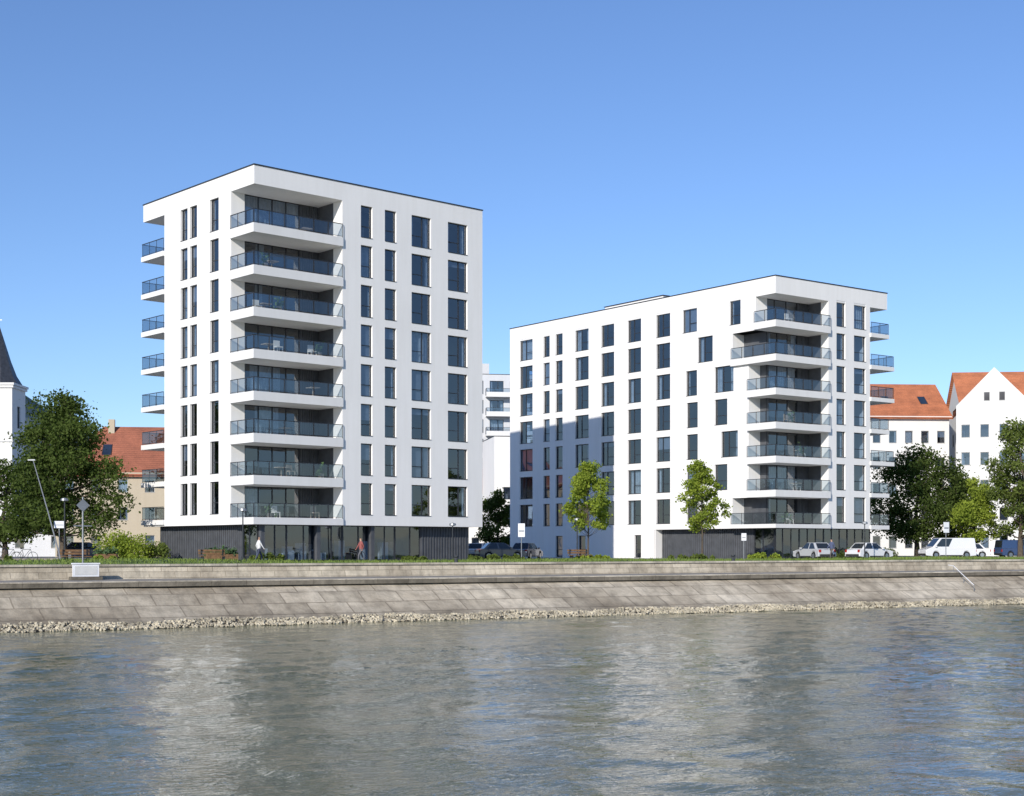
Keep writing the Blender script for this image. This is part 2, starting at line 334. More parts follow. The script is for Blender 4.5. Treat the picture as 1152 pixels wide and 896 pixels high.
def house(name,loc,rot,w,d,h,rh,wall,roof,cols,rows,ww=1.1,wh=1.5,fz=3.2,gable_front=False,skylights=0,hip=0,chim=2):
    b=Bld(name,loc,rot)
    def grid(n_len,n):
        st=n_len/n; return [(st*(i+.5)-ww/2,st*(i+.5)+ww/2,1.0+fz*k,1.0+fz*k+wh,'w') for i in range(n) for k in range(rows)]
    nd=max(2,int(d/3.2))
    kw=dict(depth=.12,frame='window_frames',transom=False)
    b.panel('walls',FR,0,w,0,h,grid(w,cols),**kw)
    b.panel('walls',lambda a,bb,z:(a,d-bb,z),0,w,0,h,grid(w,cols),**kw)
    b.panel('walls',LF,0,d,0,h,grid(d,nd),**kw); b.panel('walls',lambda a,bb,z:(w-bb,a,z),0,d,0,h,grid(d,nd),**kw)
    b.box('core',1.2,w-1.2,1.2,d-1.2,.1,h-.1)
    o=.45
    if gable_front:
        t=o*rh/(w/2)
        for sgn in (0,1):
            xe=-o if sgn==0 else w+o
            b.quad('roof',[(xe,.25,h-t),(w/2,.25,h+rh),(w/2,d+.3,h+rh),(xe,d+.3,h-t)])
            b.quad('roof',[(xe,.25,h-t-.18),(w/2,.25,h+rh-.18),(w/2,d+.3,h+rh-.18),(xe,d+.3,h-t-.18)])
        for y0,y1 in ((0,.3),(d-.3,d)):
            pts=[(0,h),(w,h),(w,h+.25),(w/2,h+rh+.35),(0,h+.25)]
            V,F=b.part('gable'); i=len(V); V.extend([(x,y0,z) for x,z in pts]+[(x,y1,z) for x,z in pts])
            F.append(tuple(range(i,i+5))); F.append(tuple(range(i+9,i+4,-1)))
            for k in range(5): F.append((i+k,i+(k+1)%5,i+5+(k+1)%5,i+5+k))
        for xx in (w*.36,w*.56): b.box('window_frames',xx,xx+.8,-.03,.0,h+.8,h+2.0); b.box('core',xx+.08,xx+.72,-.05,-.03,h+.88,h+1.92)
    else:
        t=o*rh/(d/2)
        x0,x1=-o,w+o
        for ye in (-o,d+o):
            for dz in (0,-.18): b.quad('roof',[(x0,ye,h-t+dz),(x1,ye,h-t+dz),(x1-hip,d/2,h+rh+dz),(x0+hip,d/2,h+rh+dz)])
        for xe,xr in ((x0,x0+hip),(x1,x1-hip)):
            if hip: b.quad('roof',[(xe,-o,h-t),(xe,d+o,h-t),(xr,d/2,h+rh)])
            else:
                xg=0 if xe<0 else w
                b.quad('gable',[(xg,0,h),(xg,d,h),(xg,d/2,h+rh-.1)])
        b.box('eaves',-.3,w+.3,-.3,-.002,h-.35,h-.12)
        for i in range(skylights):
            x=w*(i+.6)/(skylights+.2); y0=d/2*.35; y1=d/2*.58
            z0=h+rh*.35; z1=h+rh*.58
            b.quad('glass',[(x,y0,z0+.1),(x+.9,y0,z0+.1),(x+.9,y1,z1+.1),(x,y1,z1+.1)])
            b.quad('core',[(x,y0,z0+.06),(x+.9,y0,z0+.06),(x+.9,y1,z1+.06),(x,y1,z1+.06)])
            for xa in (x-.08,x+.9): b.quad('skylight_frames',[(xa,y0-.1,z0+.07),(xa+.08,y0-.1,z0+.07),(xa+.08,y1+.1,z1+.12),(xa,y1+.1,z1+.12)])
    for i in range(chim):
        x=w*(i+.5)/chim+.7
        b.box('chimney',x,x+.7,d/2-.9 if not gable_front else d*.5,d/2-.2 if not gable_front else d*.5+.7,h+rh*.3,h+rh+.8)
    mm=dict(MM); mm.update({'walls':wall,'gable':wall,'eaves':wall,'window_frames':M['wf'],'roof':roof,'chimney':M['beige'],'skylight_frames':M['frame']})
    b.done(mm)
house('tiled_roof_house',(-52,166,0),8,18,12,9.8,5.6,M['beige'],M['tile2'],6,3,hip=5,skylights=2)
house('gabled_white_house',(33,198,0),4,27,13,19.2,5.0,M['owhite'],M['tile'],12,5,skylights=5,fz=3.6,wh=1.7,chim=0)
house('gabled_white_house',(57.9,190,0),-17,9.4,9,19.3,4.8,M['owhite'],M['tile'],4,5,gable_front=True,fz=3.6,wh=1.7,chim=0)
house('gabled_white_house',(61.8,199,0),-6,34,13,19.6,6.2,M['owhite'],M['tile'],12,5,fz=3.6,wh=1.7,chim=0,skylights=4)
house('low_outbuilding',(-70,175,0),5,17,9,3.4,1.6,M['lblue'],M['slate'],4,1,chim=0)
house('tiled_roof_house',(-8.5,200,0),6,7,10,9.0,3.2,M['owhite'],M['tile2'],3,3,chim=0)
def plain_block():
    b=Bld('plain_white_building',(-2.3,190,0),10)
    b.panel('walls',FR,0,9,0,15.6,[(1.2,2.4,1+3.2*k,2.6+3.2*k,'w') for k in range(3)]+[(5,6.2,1+3.2*k,2.6+3.2*k,'w') for k in range(4)],transom=False)
    for bx in ((0,.2,.002,10),(8.8,9,.002,10),(0.2,8.8,9.8,10)): b.box('walls',*bx,0,15.6)
    b.box('core',1,8,1.2,9,0.1,15.2); coping(b,9,10,15.6); b.done(MM)
plain_block()
def far_apartment():
    b=Bld('balconied_apartment_block',(-14,228,0),8)
    W,D,zt=20,14,28.4
    ops=[]
    for k in range(9):
        for a in (1,4.2,7.4,10.6,13.8,17): ops.append((a,a+2.2,.9+3.05*k,.9+3.05*k+2.1,'w'))
    b.panel('walls',FR,0,W,0,zt,ops,transom=False); b.box('walls',.01,W,D-.2,D,0,zt); b.box('walls',0,.2,.02,D,0,zt); b.box('walls',W-.2,W,.02,D,0,zt)
    b.box('core',1.5,W-1.5,1.5,D-1,0.1,zt-.3)
    for k in range(1,9):
        z=3.05*k+.6
        for a in (3.6,9.9,15.6): b.box('slabs',a,a+4.0,-1.5,-.002,z-.25,z); b.box('slabs',a,a+4.0,-1.5,-1.42,z,z+.5); b.rail([(a+.05,-.1),(a+.05,-1.4),(a+3.95,-1.4),(a+3.95,-.1)],z,1.1)
    coping(b,W,D,zt); b.box('walls',6,11,4,9,zt-.3,zt+2.2)
    mm=dict(MM); mm['walls']=M['lblue']; b.done(mm)
far_apartment()
def church():
    b=Bld('church_tower',(-73.3,198,0),0)
    w=5.4; h=23.2
    ops=[(2.1,3.3,17.5,20.5,'w'),(2.2,3.2,10,12,'w')]
    for m in (FR,LF,lambda a,bb,z:(w-bb,a,z),lambda a,bb,z:(a,w-bb,z)): b.panel('walls',m,0,w,0,h,ops,frame='window_frames',transom=False)
    for z,o in ((h,.35),(h-.35,.22),(15.5,.15)): b.box('cornice',-o,w+o,-o,w+o,z,z+.3)
    c=w/2; rings=[(3.1,h+.3),(2.3,h+1.6),(1.55,h+3.6),(.75,h+6.2),(.06,h+8.4)]
    V,F=b.part('spire'); i0=len(V)
    for r,z in rings:
        for k in range(8):
            a=math.pi/8+k*math.pi/4; V.append((c+r*math.cos(a),c+r*math.sin(a),z))
    for j in range(len(rings)-1):
        for k in range(8): F.append((i0+j*8+k,i0+j*8+(k+1)%8,i0+(j+1)*8+(k+1)%8,i0+(j+1)*8+k))
    b.box('cross',c-.04,c+.04,c-.04,c+.04,h+8.3,h+9.8); b.box('cross',c-.4,c+.4,c-.03,c+.03,h+9.2,h+9.3)
    b.box('core',.8,w-.8,.8,w-.8,1,h-1)
    mm=dict(MM); mm.update({'walls':M['owhite'],'cornice':M['owhite'],'spire':M['slate'],'window_frames':M['frame'],'cross':M['metal']}); b.done(mm)
church()
# ---------------------------------------------------------------- quay frame
QA=math.radians(31.05); q=Vector((math.cos(QA),math.sin(QA))); nq=Vector((-math.sin(QA),math.cos(QA))); W0=Vector((-24.5,69.8))
def Q(s,d): v=W0+q*s+nq*d; return v.x,v.y
def N2(nt,s,k):
    m=N(nt,'ShaderNodeMath',_operation='MULTIPLY'); L(nt,s,m.inputs[0]); m.inputs[1].default_value=k; return m.outputs[0]
def stone(name,axes,dark=(.42,.36,.275),light=(.74,.67,.55),bw=2.4,bh=.9,wet=None,patchy=1.0,mort=.035):
    m,nt,out=newmat(name); p=nt.nodes.new('ShaderNodeBsdfPrincipled')
    t=nt.nodes.new('ShaderNodeTexCoord'); sx=nt.nodes.new('ShaderNodeSeparateXYZ'); L(nt,t.outputs['Object'],sx.inputs[0])
    cb=nt.nodes.new('ShaderNodeCombineXYZ'); L(nt,sx.outputs[axes[0]],cb.inputs[0]); L(nt,sx.outputs[axes[1]],cb.inputs[1]); v=cb.outputs[0]
    wn=noise(nt,v,.8,2)
    wv=N(nt,'ShaderNodeVectorMath',_operation='MULTIPLY_ADD'); L(nt,wn.outputs['Color'],wv.inputs[0]); wv.inputs[1].default_value=(.14,.06,0); L(nt,v,wv.inputs[2])
    def brick(w,h,c1,c2,mo,ms):
        br=nt.nodes.new('ShaderNodeTexBrick'); L(nt,wv.outputs[0],br.inputs['Vector']); br.inputs['Scale'].default_value=1
        br.inputs['Brick Width'].default_value=w; br.inputs['Row Height'].default_value=h; br.inputs['Mortar Size'].default_value=ms; br.inputs['Mortar Smooth'].default_value=.3
        br.inputs['Color1'].default_value=(*c1,1); br.inputs['Color2'].default_value=(*c2,1); br.inputs['Mortar'].default_value=(*mo,1); return br
    br=brick(bw,bh,(.78,.755,.71),(1.06,1.04,1.0),(.50,.47,.43),mort)
    big=brick(bw*3.1,bh*2.03,(.78,.77,.75),(1.12,1.11,1.09),(.9,.9,.9),.01)
    n1=noise(nt,v,.18,6,.6,.2); n2=noise(nt,v,1.3,8,.68,.1)
    mp=nt.nodes.new('ShaderNodeMapping'); mp.inputs['Scale'].default_value=(1.3,.16,1); L(nt,v,mp.inputs['Vector']); n3=noise(nt,mp.outputs[0],1.2,6,.6)
    a=ramp(nt,n1.outputs['Fac'],[(.36,dark),(.5,tuple((x+y)/2 for x,y in zip(dark,light))),(.64,light)])
    b_=ramp(nt,n2.outputs['Fac'],[(.36,.62),(.58,1.05)]); c=ramp(nt,n3.outputs['Fac'],[(.36,.70),(.52,1.0)])
    x=mixc(nt,a.outputs[0],br.outputs['Color'],.9,'MULTIPLY'); x=mixc(nt,x,big.outputs['Color'],.9*patchy,'MULTIPLY'); x=mixc(nt,x,b_.outputs[0],.8,'MULTIPLY'); x=mixc(nt,x,c.outputs[0],.6,'MULTIPLY')
    n5=noise(nt,v,6,4)
    if wet is not None:
        mr=nt.nodes.new('ShaderNodeMapRange'); L(nt,sx.outputs[2],mr.inputs[0]); mr.inputs[1].default_value=wet; mr.inputs[2].default_value=wet+.4; mr.inputs[3].default_value=.7; mr.inputs[4].default_value=1
        x=mixc(nt,x,mr.outputs[0],1,'MULTIPLY')
    L(nt,x,p.inputs['Base Color']); p.inputs['Roughness'].default_value=.88
    ad=N(nt,'ShaderNodeMath',_operation='ADD'); L(nt,n5.outputs['Fac'],ad.inputs[0]); L(nt,n2.outputs['Fac'],ad.inputs[1])
    L(nt,bump(nt,ad.outputs[0],.6,.04),p.inputs['Normal']); L(nt,p.outputs[0],out.inputs[0]); return m
M['slope']=stone('revetment_stone',(0,1),wet=-2.75,bh=1.15,mort=.045)
M['qwall']=stone('quay_wall_stone',(0,2),bw=1.5,bh=.34,dark=(.42,.365,.285),light=(.66,.60,.49),patchy=.8,mort=.02)
M['cope']=stone('coping_concrete',(0,1),bw=2.0,bh=3,dark=(.46,.42,.35),light=(.66,.61,.52),patchy=.5,mort=.02)
M['cope2']=stone('weathered_ledge_shadow',(0,2),bw=2.0,bh=3,dark=(.14,.125,.10),light=(.25,.225,.185),patchy=.5,mort=.02)  # weathered concrete, darkened so its colour deepens the shadow line under the coping
M['path']=simple('quay_path_concrete',(.24,.22,.19),.9,0,.3,.8,bmp=.3)
def strip(V,F,prof,s0=-200,s1=500,step=2.5,jit=0):
    ss=np.arange(s0,s1+.1,step); i0=len(V); n=len(prof)
    for s in ss:
        for (d,z) in prof: V.append((s,d+random.uniform(-jit,jit),z+random.uniform(-jit,jit)*.5))
    for i in range(len(ss)-1):
        for j in range(n-1):
            a=i0+i*n+j; F.append((a,a+1,a+n+1,a+n))
emb=empty('river_embankment',(W0.x,W0.y,0),QA)
def estrip(name,prof,mat,**k):
    V=[];F=[]; strip(V,F,prof,**k); mesh_obj(name,V,F,[mat],parent=emb,recalc=False)
estrip('revetment_slope',[(-1.5,-4.2),(.6,-2.85),(1.8,-2.3),(3.2,-1.6),(4.5,-1.06)],M['slope'],jit=.03)
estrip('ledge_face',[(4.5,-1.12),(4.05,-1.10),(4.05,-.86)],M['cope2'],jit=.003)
estrip('slope_coping',[(4.03,-.86),(4.03,-.80),(5.0,-.79)],M['cope'],jit=.003)
estrip('quay_path',[(5.0,-.795),(8.0,-.76)],M['path'])
estrip('quay_wall',[(7.95,-.8),(8.2,-.06)],M['qwall'],jit=.008)
estrip('wall_coping',[(8.10,-.06),(8.10,.06),(8.62,.06),(8.62,-.1)],M['cope'],jit=.004)
def stones():
    V=[];F=[]
    for _ in range(9000):
        s=random.uniform(-20,105); d=random.uniform(-.45,.6+.15*math.sin(s*.7)); r=random.uniform(.03,.085)
        z=-3.08+max(0,(d+.35))*.33+random.uniform(0,.05)
        R=Matrix.Rotation(random.uniform(0,6.28),3,'Z')@Matrix.Rotation(random.uniform(-.6,.6),3,'X')
        i=len(V)
        for x in (-1,1):
            for y in (-1,1):
                for zz in (-1,1):
                    v=R@Vector((x*random.uniform(.6,1.1),y*random.uniform(.5,.9),zz*random.uniform(.4,.8)))*r; V.append((s+v.x,d+v.y,z+v.z))
        F.extend([tuple(i+k for k in f) for f in BOXF])
    mesh_obj('riprap_stones',V,F,[simple('riprap_stone',(.44,.39,.29),.9,0,.5,1.6)],parent=emb)
stones()
# ---------------------------------------------------------------- ground
def ground_mat():
    m,nt,out=newmat('ground_paving'); p=nt.nodes.new('ShaderNodeBsdfPrincipled'); v=texco(nt)
    n=noise(nt,v,.15,6); n2=noise(nt,v,9,4)
    r=ramp(nt,n.outputs['Fac'],[(.3,(.17,.165,.155)),(.7,(.26,.25,.235))]); r2=ramp(nt,n2.outputs['Fac'],[(.3,.8),(.7,1.1)])
    L(nt,mixc(nt,r.outputs[0],r2.outputs[0],1,'MULTIPLY'),p.inputs['Base Color']); p.inputs['Roughness'].default_value=.9; L(nt,p.outputs[0],out.inputs[0]); return m
mesh_obj('ground',[(-3500,8.5,0),(3500,8.5,0),(3500,4000,0),(-3500,4000,0)],[(0,1,2,3)],[ground_mat()],loc=(W0.x,W0.y,0),rotz=QA,recalc=False)
def sheet(name,s0,s1,d0,d1,z,mat,n=1):
    V=[(s0,d0,z),(s1,d0,z),(s1,d1,z),(s0,d1,z)]
    return mesh_obj(name,V,[(0,1,2,3)],[mat],loc=(W0.x,W0.y,0),rotz=QA,recalc=False)
M['asphalt']=simple('asphalt',(.055,.055,.058),.85,0,.25,.5,bmp=.3); M['paint']=simple('road_paint',(.75,.75,.73),.7)
def grassmat(name,a,b):
    m,nt,out=newmat(name); p=nt.nodes.new('ShaderNodeBsdfPrincipled'); v=texco(nt); n=noise(nt,v,.7,6,.65)
    r=ramp(nt,n.outputs['Fac'],[(.3,a),(.7,b)]); L(nt,r.outputs[0],p.inputs['Base Color']); p.inputs['Roughness'].default_value=.8; L(nt,p.outputs[0],out.inputs[0]); return m
gm=grassmat('grass_blades',(.08,.13,.02),(.17,.23,.04))
def kerb(s0,s1,d,name='kerb'):
    o=mesh_obj(name,[(a,b,c) for a in (s0,s1) for b in (d,d+.15) for c in (-.02,.12)],[tuple(f) for f in BOXF],[M['cope']],loc=(W0.x,W0.y,0),rotz=QA)
def grass():
    V=[];F=[]
    ss=np.arange(-60,160,1.0); ds=np.arange(9.0,16.1,.7)
    H=lambda s,d: .012+(.20+.08*math.sin(s*.2))*max(0,math.sin((d-9)/7.1*math.pi))*(.6+.4*math.sin(s*.13)*math.sin(s*.049+1))
    for s in ss:
        for d in ds: V.append((s,d,H(s,d)))
    n=len(ds)
    for i in range(len(ss)-1):
        for j in range(n-1): a=i*n+j; F.append((a,a+n,a+n+1,a+1))
    for _ in range(30000):
        s=random.uniform(-20,115); d=random.uniform(9,16); z=H(s,d); h=random.uniform(.05,.15)*(1.5 if math.sin(s*.4+d)>.6 else 1); a=random.uniform(0,6.28); w=.035
        i=len(V); V.extend([(s-w*math.cos(a),d-w*math.sin(a),z),(s+w*math.cos(a),d+w*math.sin(a),z),(s+random.uniform(-.05,.05),d+random.uniform(-.05,.05),z+h)]); F.append((i,i+1,i+2))
    mesh_obj('grass',V,F,[gm],loc=(W0.x,W0.y,0),rotz=QA,recalc=False)
grass()
sheet('promenade_path',-200,400,17,20,.004,M['path']); 
sheet('road',84,400,27.5,36,.004,M['asphalt']); kerb(84,400,27.35); kerb(84,400,36)
for i in range(20): sheet('lane_marking' ,86+i*6,89+i*6,31.7,31.85,.008,M['paint'])
sheet('road',-160,24,52,62,.004,M['asphalt']); kerb(-160,24,51.85)
sheet('parking_area',36,50,32,52,.004,M['asphalt'])
for i in range(6): sheet('parking_marking',38+i*2.4,38.1+i*2.4,34,39,.008,M['paint'])
# ---------------------------------------------------------------- water: real wave geometry near the quay
def water():
    m,nt,out=newmat('river_water'); p=nt.nodes.new('ShaderNodeBsdfPrincipled'); v=texco(nt)
    n0=noise(nt,v,.05,4); r=ramp(nt,n0.outputs['Fac'],[(.3,(.115,.122,.066)),(.7,(.16,.165,.10))])
    L(nt,r.outputs[0],p.inputs['Base Color']); p.inputs['Roughness'].default_value=.04; p.inputs['IOR'].default_value=1.333
    v2=texco(nt,(.8,1.25,1)); b=noise(nt,v2,3.2,3,.55,1.0); c=noise(nt,v,.12,3)
    md=ramp(nt,c.outputs['Fac'],[(.38,.35),(.62,1.0)])
    mu=N(nt,'ShaderNodeMath',_operation='MULTIPLY'); L(nt,b.outputs['Fac'],mu.inputs[0]); L(nt,md.outputs[0],mu.inputs[1])
    L(nt,bump(nt,mu.outputs[0],1.0,.05),p.inputs['Normal']); L(nt,p.outputs[0],out.inputs[0])
    g=np.random.default_rng(3)
    s=np.arange(-45,115.01,.2); d=np.concatenate([np.arange(-78,-30,.17),np.arange(-30,1.6,.24)])
    S,D=np.meshgrid(s,d,indexing='ij'); Z=np.zeros_like(S)
    n=50; lam=.6*(4.0/.6)**g.random(n); ang=g.normal(1.57,.8,n); ph=g.random(n)*6.28
    # phase warping so that crests are short and irregular, like river chop
    wx=.45*np.sin(S*.41+D*.27+1)+.4*np.sin(S*.22-D*.61+2)+.22*np.sin(S*1.2+D*.8); wy=.45*np.sin(D*.37-S*.3)+.4*np.sin(S*.56+D*.21+4)+.22*np.sin(D*1.5-S*.5+1)
    for i in range(n):
        k=2*math.pi/lam[i]; amp=.012*lam[i]**.75*(.6+.8*g.random())
        env=.55+.45*np.sin(S*.07*(1+g.random())+D*.09*(1+g.random())+g.random()*6.28)
        Z+=amp*.46*env*np.sin(k*(math.cos(ang[i])*(S+wx)+math.sin(ang[i])*(D+wy))+ph[i])
    calm=.5+.5*(.5+.5*np.sin(S*.045+D*.03+1)*np.sin(D*.09-S*.02)); Z*=calm
    fade=np.clip((S+45)/6,0,1)*np.clip((115-S)/6,0,1)*np.clip((D+78)/6,0,1)*np.clip((1.6-D)/2.5,.25,1); Z*=fade
    ns,nd=S.shape
    P=np.stack([S,D,Z],-1).reshape(-1,3)
    idx=np.arange(ns*nd).reshape(ns,nd)
    Fq=np.stack([idx[:-1,:-1],idx[1:,:-1],idx[1:,1:],idx[:-1,1:]],-1).reshape(-1,4)
    nv=len(P); far=[(-3500,-3500),(-45,-3500),(115,-3500),(3500,-3500),(-3500,-78),(3500,-78),(-3500,1.5),(3500,1.5)]
    extra=np.array([(a,b_,-.01) for a,b_ in far]+[(-45,-78,-.01),(115,-78,-.01),(-45,1.5,-.01),(115,1.5,-.01)])
    e=lambda i:nv+i
    Fe=np.array([[e(0),e(1),e(8),e(4)],[e(1),e(2),e(9),e(8)],[e(2),e(3),e(5),e(9)],[e(4),e(8),e(10),e(6)],[e(9),e(5),e(7),e(11)]])
    P=np.concatenate([P,extra]); Fa=np.concatenate([Fq,Fe])
    me=bpy.data.meshes.new('river_water'); me.vertices.add(len(P)); me.vertices.foreach_set('co',P.astype(np.float32).ravel())
    me.loops.add(len(Fa)*4); me.loops.foreach_set('vertex_index',Fa.astype(np.int32).ravel()); me.polygons.add(len(Fa))
    me.polygons.foreach_set('loop_start',np.arange(0,len(Fa)*4,4,dtype=np.int32)); me.polygons.foreach_set('loop_total',np.full(len(Fa),4,dtype=np.int32))
    me.update(calc_edges=True); me.validate(); me.polygons.foreach_set('use_smooth',[True]*len(me.polygons)); me.materials.append(m)
    o=bpy.data.objects.new('river_water',me); col.objects.link(o); o.location=(W0.x,W0.y,WZ); o.rotation_euler=(0,0,QA)
water()
def hill():
    V=[];F=[];n=60
    for i in range(n+1):
        for j in range(9):
            x=-1500+i*34; t=j/8; h=150*math.exp(-((x+560)/330)**2)*(1+.12*math.sin(x*.02)+.06*math.sin(x*.07))
            V.append((x,1150+t*700,-1+h*math.sin(math.pi*t)**.8))
    for i in range(n):
        for j in range(8): a=i*9+j; F.append((a,a+9,a+10,a+1))
    mesh_obj('wooded_hill',V,F,[grassmat('hill_forest',(.06,.09,.09),(.10,.14,.14))],recalc=False)
hill()
# ---------------------------------------------------------------- trees
M['bark']=simple('tree_bark',(.09,.07,.05),.95,0,.35,4,bmp=.5)
def leafmat(name,dk,lt,trans=.3):
    m,nt,out=newmat(name); at_=nt.nodes.new('ShaderNodeAttribute'); at_.attribute_name='tint'
    r=ramp(nt,at_.outputs['Fac'],[(0,dk),(1,lt)])
    d=nt.nodes.new('ShaderNodeBsdfDiffuse'); L(nt,r.outputs[0],d.inputs['Color'])
    t=nt.nodes.new('ShaderNodeBsdfTranslucent'); L(nt,mixc(nt,r.outputs[0],(1.3,1.5,.6),1,'MULTIPLY'),t.inputs[0])
    mx=nt.nodes.new('ShaderNodeMixShader'); mx.inputs[0].default_value=trans; L(nt,d.outputs[0],mx.inputs[1]); L(nt,t.outputs[0],mx.inputs[2]); L(nt,mx.outputs[0],out.inputs[0]); return m
LM={'dark':leafmat('leaves_dark',(.028,.048,.014),(.11,.15,.04)),'mid':leafmat('leaves_mid',(.055,.085,.02),(.17,.21,.055)),'lime':leafmat('leaves_lime',(.12,.17,.025),(.32,.38,.06))}
def tube(V,F,pts,rad,k=7):
    i0=len(V)
    for j,(p,r) in enumerate(zip(pts,rad)):
        d=(pts[min(j+1,len(pts)-1)]-pts[max(j-1,0)]).normalized(); a=d.orthogonal().normalized(); b=d.cross(a)
        for t in range(k): an=2*math.pi*t/k; V.append(tuple(p+(a*math.cos(an)+b*math.sin(an))*r))
    for j in range(len(pts)-1):
        for t in range(k): F.append((i0+j*k+t,i0+j*k+(t+1)%k,i0+(j+1)*k+(t+1)%k,i0+(j+1)*k+t))
def tree(name,x,y,h,cb,cw,leaf='mid',nleaf=12000,ls=.2,ncl=45,tr=.22,seed=1,prof=None,z0=0,clr=None):
    R=random.Random(seed); g=np.random.default_rng(seed)
    prof=prof or (lambda t: (math.sin(math.pi*min(1,(t*.92+.08))**.75))**.6)
    V=[];F=[]
    bend=[Vector((R.uniform(-.15,.15)*tr*4,R.uniform(-.15,.15)*tr*4,0)) for _ in range(6)]
    top=cb+(h-cb)*.8; tp=[]
    for i in range(7):
        t=i/6; tp.append(Vector((0,0,top*t))+(bend[i-1]*t*3 if i else Vector((0,0,0))))
    tube(V,F,tp,[tr*(1.35 if i==0 else (1-.13*i)) for i in range(7)],9)
    def tpos(z):
        f=max(0,min(5.999,z/top*6)); i=int(f); return tp[i].lerp(tp[i+1],f-i)
    cl=[]
    cr=clr or cw*.15
    for c in range(ncl):
        for _ in range(30):
            t=R.random()**.9; rr=cw/2*prof(t)*math.sqrt(R.uniform(.05,1)); an=R.uniform(0,6.283)
            wob=1+.22*math.sin(an*2+seed)+.15*math.sin(an*3+t*7+seed*2)
            pz=cb+(h-cb-cr*.6)*t; ctr=Vector((rr*wob*.92*math.cos(an),rr*wob*.92*math.sin(an),pz))
            if all((ctr-o[0]).length>cr*.75 for o in cl): break
        cl.append((ctr,cr*R.uniform(.6,1.3),R.random()))
    for ctr,r_,tt in cl:
        zs=max(cb*.75,ctr.z-(.35*math.hypot(ctr.x,ctr.y)+.6)); a=tpos(min(zs,top)); mid=a.lerp(ctr,.55)+Vector((0,0,-.1*(ctr-a).length)); 
        br=tr*.28; tube(V,F,[a,mid,ctr],[br,br*.6,br*.2],5)
        for _ in range(3):
            e=ctr+Vector([R.gauss(0,1) for _ in range(3)]).normalized()*r_*.8; tube(V,F,[ctr,e],[br*.25,br*.08],4)
    nb=len(F)
    w=np.array([c[1]**2 for c in cl]); w/=w.sum(); idx=g.choice(len(cl),nleaf,p=w)
    C=np.array([tuple(c[0]) for c in cl])[idx]; rad=np.array([c[1] for c in cl])[idx]; tc=np.array([c[2] for c in cl])[idx]
    d=g.normal(size=(nleaf,3)); d/=np.linalg.norm(d,axis=1)[:,None]; rr=rad*(g.random(nleaf)**.45)*(1+.45*(g.random(nleaf)>.86))
    P=C+d*rr[:,None]*np.array([1.1,1.1,.8])
    u=g.normal(size=(nleaf,3)); u/=np.linalg.norm(u,axis=1)[:,None]
    wv=np.cross(u,g.normal(size=(nleaf,3))); wv/=np.linalg.norm(wv,axis=1)[:,None]
    sz=ls*(.6+.8*g.random(nleaf))[:,None]
    A=P-u*sz*.5; B=P+wv*sz*.32; Cc=P+u*sz*.5; D=P-wv*sz*.32
    LV=np.stack([A,B,Cc,D],1).reshape(-1,3); base=len(V); V.extend(map(tuple,LV.tolist()))
    F.extend([(base+4*i,base+4*i+1,base+4*i+2,base+4*i+3) for i in range(nleaf)])
    o=mesh_obj(name,V,F,[M['bark'],LM[leaf]],midx=[0]*nb+[1]*nleaf,loc=(x,y,z0),recalc=False)
    at_=o.data.attributes.new('tint','FLOAT','FACE'); tint=np.clip(.15+.45*tc+.4*g.random(nleaf),0,1)
    at_.data.foreach_set('value',np.concatenate([np.zeros(nb),tint]).astype(np.float32))
    return o
def bigprof(t): return .98*(1-t**1.7)**.75 if t>.3 else .75+.7*t
tree('broadleaf_tree',-35.4,115,13.8,2.6,10.0,'dark',28000,.25,80,.3,3,bigprof,clr=1.15)
tree('broadleaf_tree',-44.5,128,9,2,8,'dark',12000,.26,36,.25,9)
young=lambda t:(1-t)**.55*.98+.10 if t>.18 else .65+1.4*t
tree('young_linden_tree',6.0,115,7.9,2.5,4.7,'lime',9000,.19,54,.075,5,young,clr=.50)
tree('young_linden_tree',15.4,118,8.2,2.4,4.5,'lime',8000,.19,48,.075,12,young,clr=.48)
tree('broadleaf_tree',44.5,160,12.3,2.5,9.5,'dark',20000,.28,55,.28,21)
tree('broadleaf_tree',50.0,163,9.5,2,6,'mid',12000,.26,36,.2,22)
tree('broadleaf_tree',48.6,153,8.6,1.5,5.4,'lime',9000,.24,34,.2,31)
tree('broadleaf_tree',52.3,150,14.3,2.6,7.2,'mid',20000,.26,55,.26,33)
tree('broadleaf_tree',60.5,158,13.0,2.6,8.2,'mid',14000,.28,45,.26,35)
tree('broadleaf_tree',-1.6,168,7.8,1.5,5,'dark',9000,.25,30,.18,41)
tree('broadleaf_tree',-60,140,11,2.5,9,'dark',12000,.28,40,.26,43)
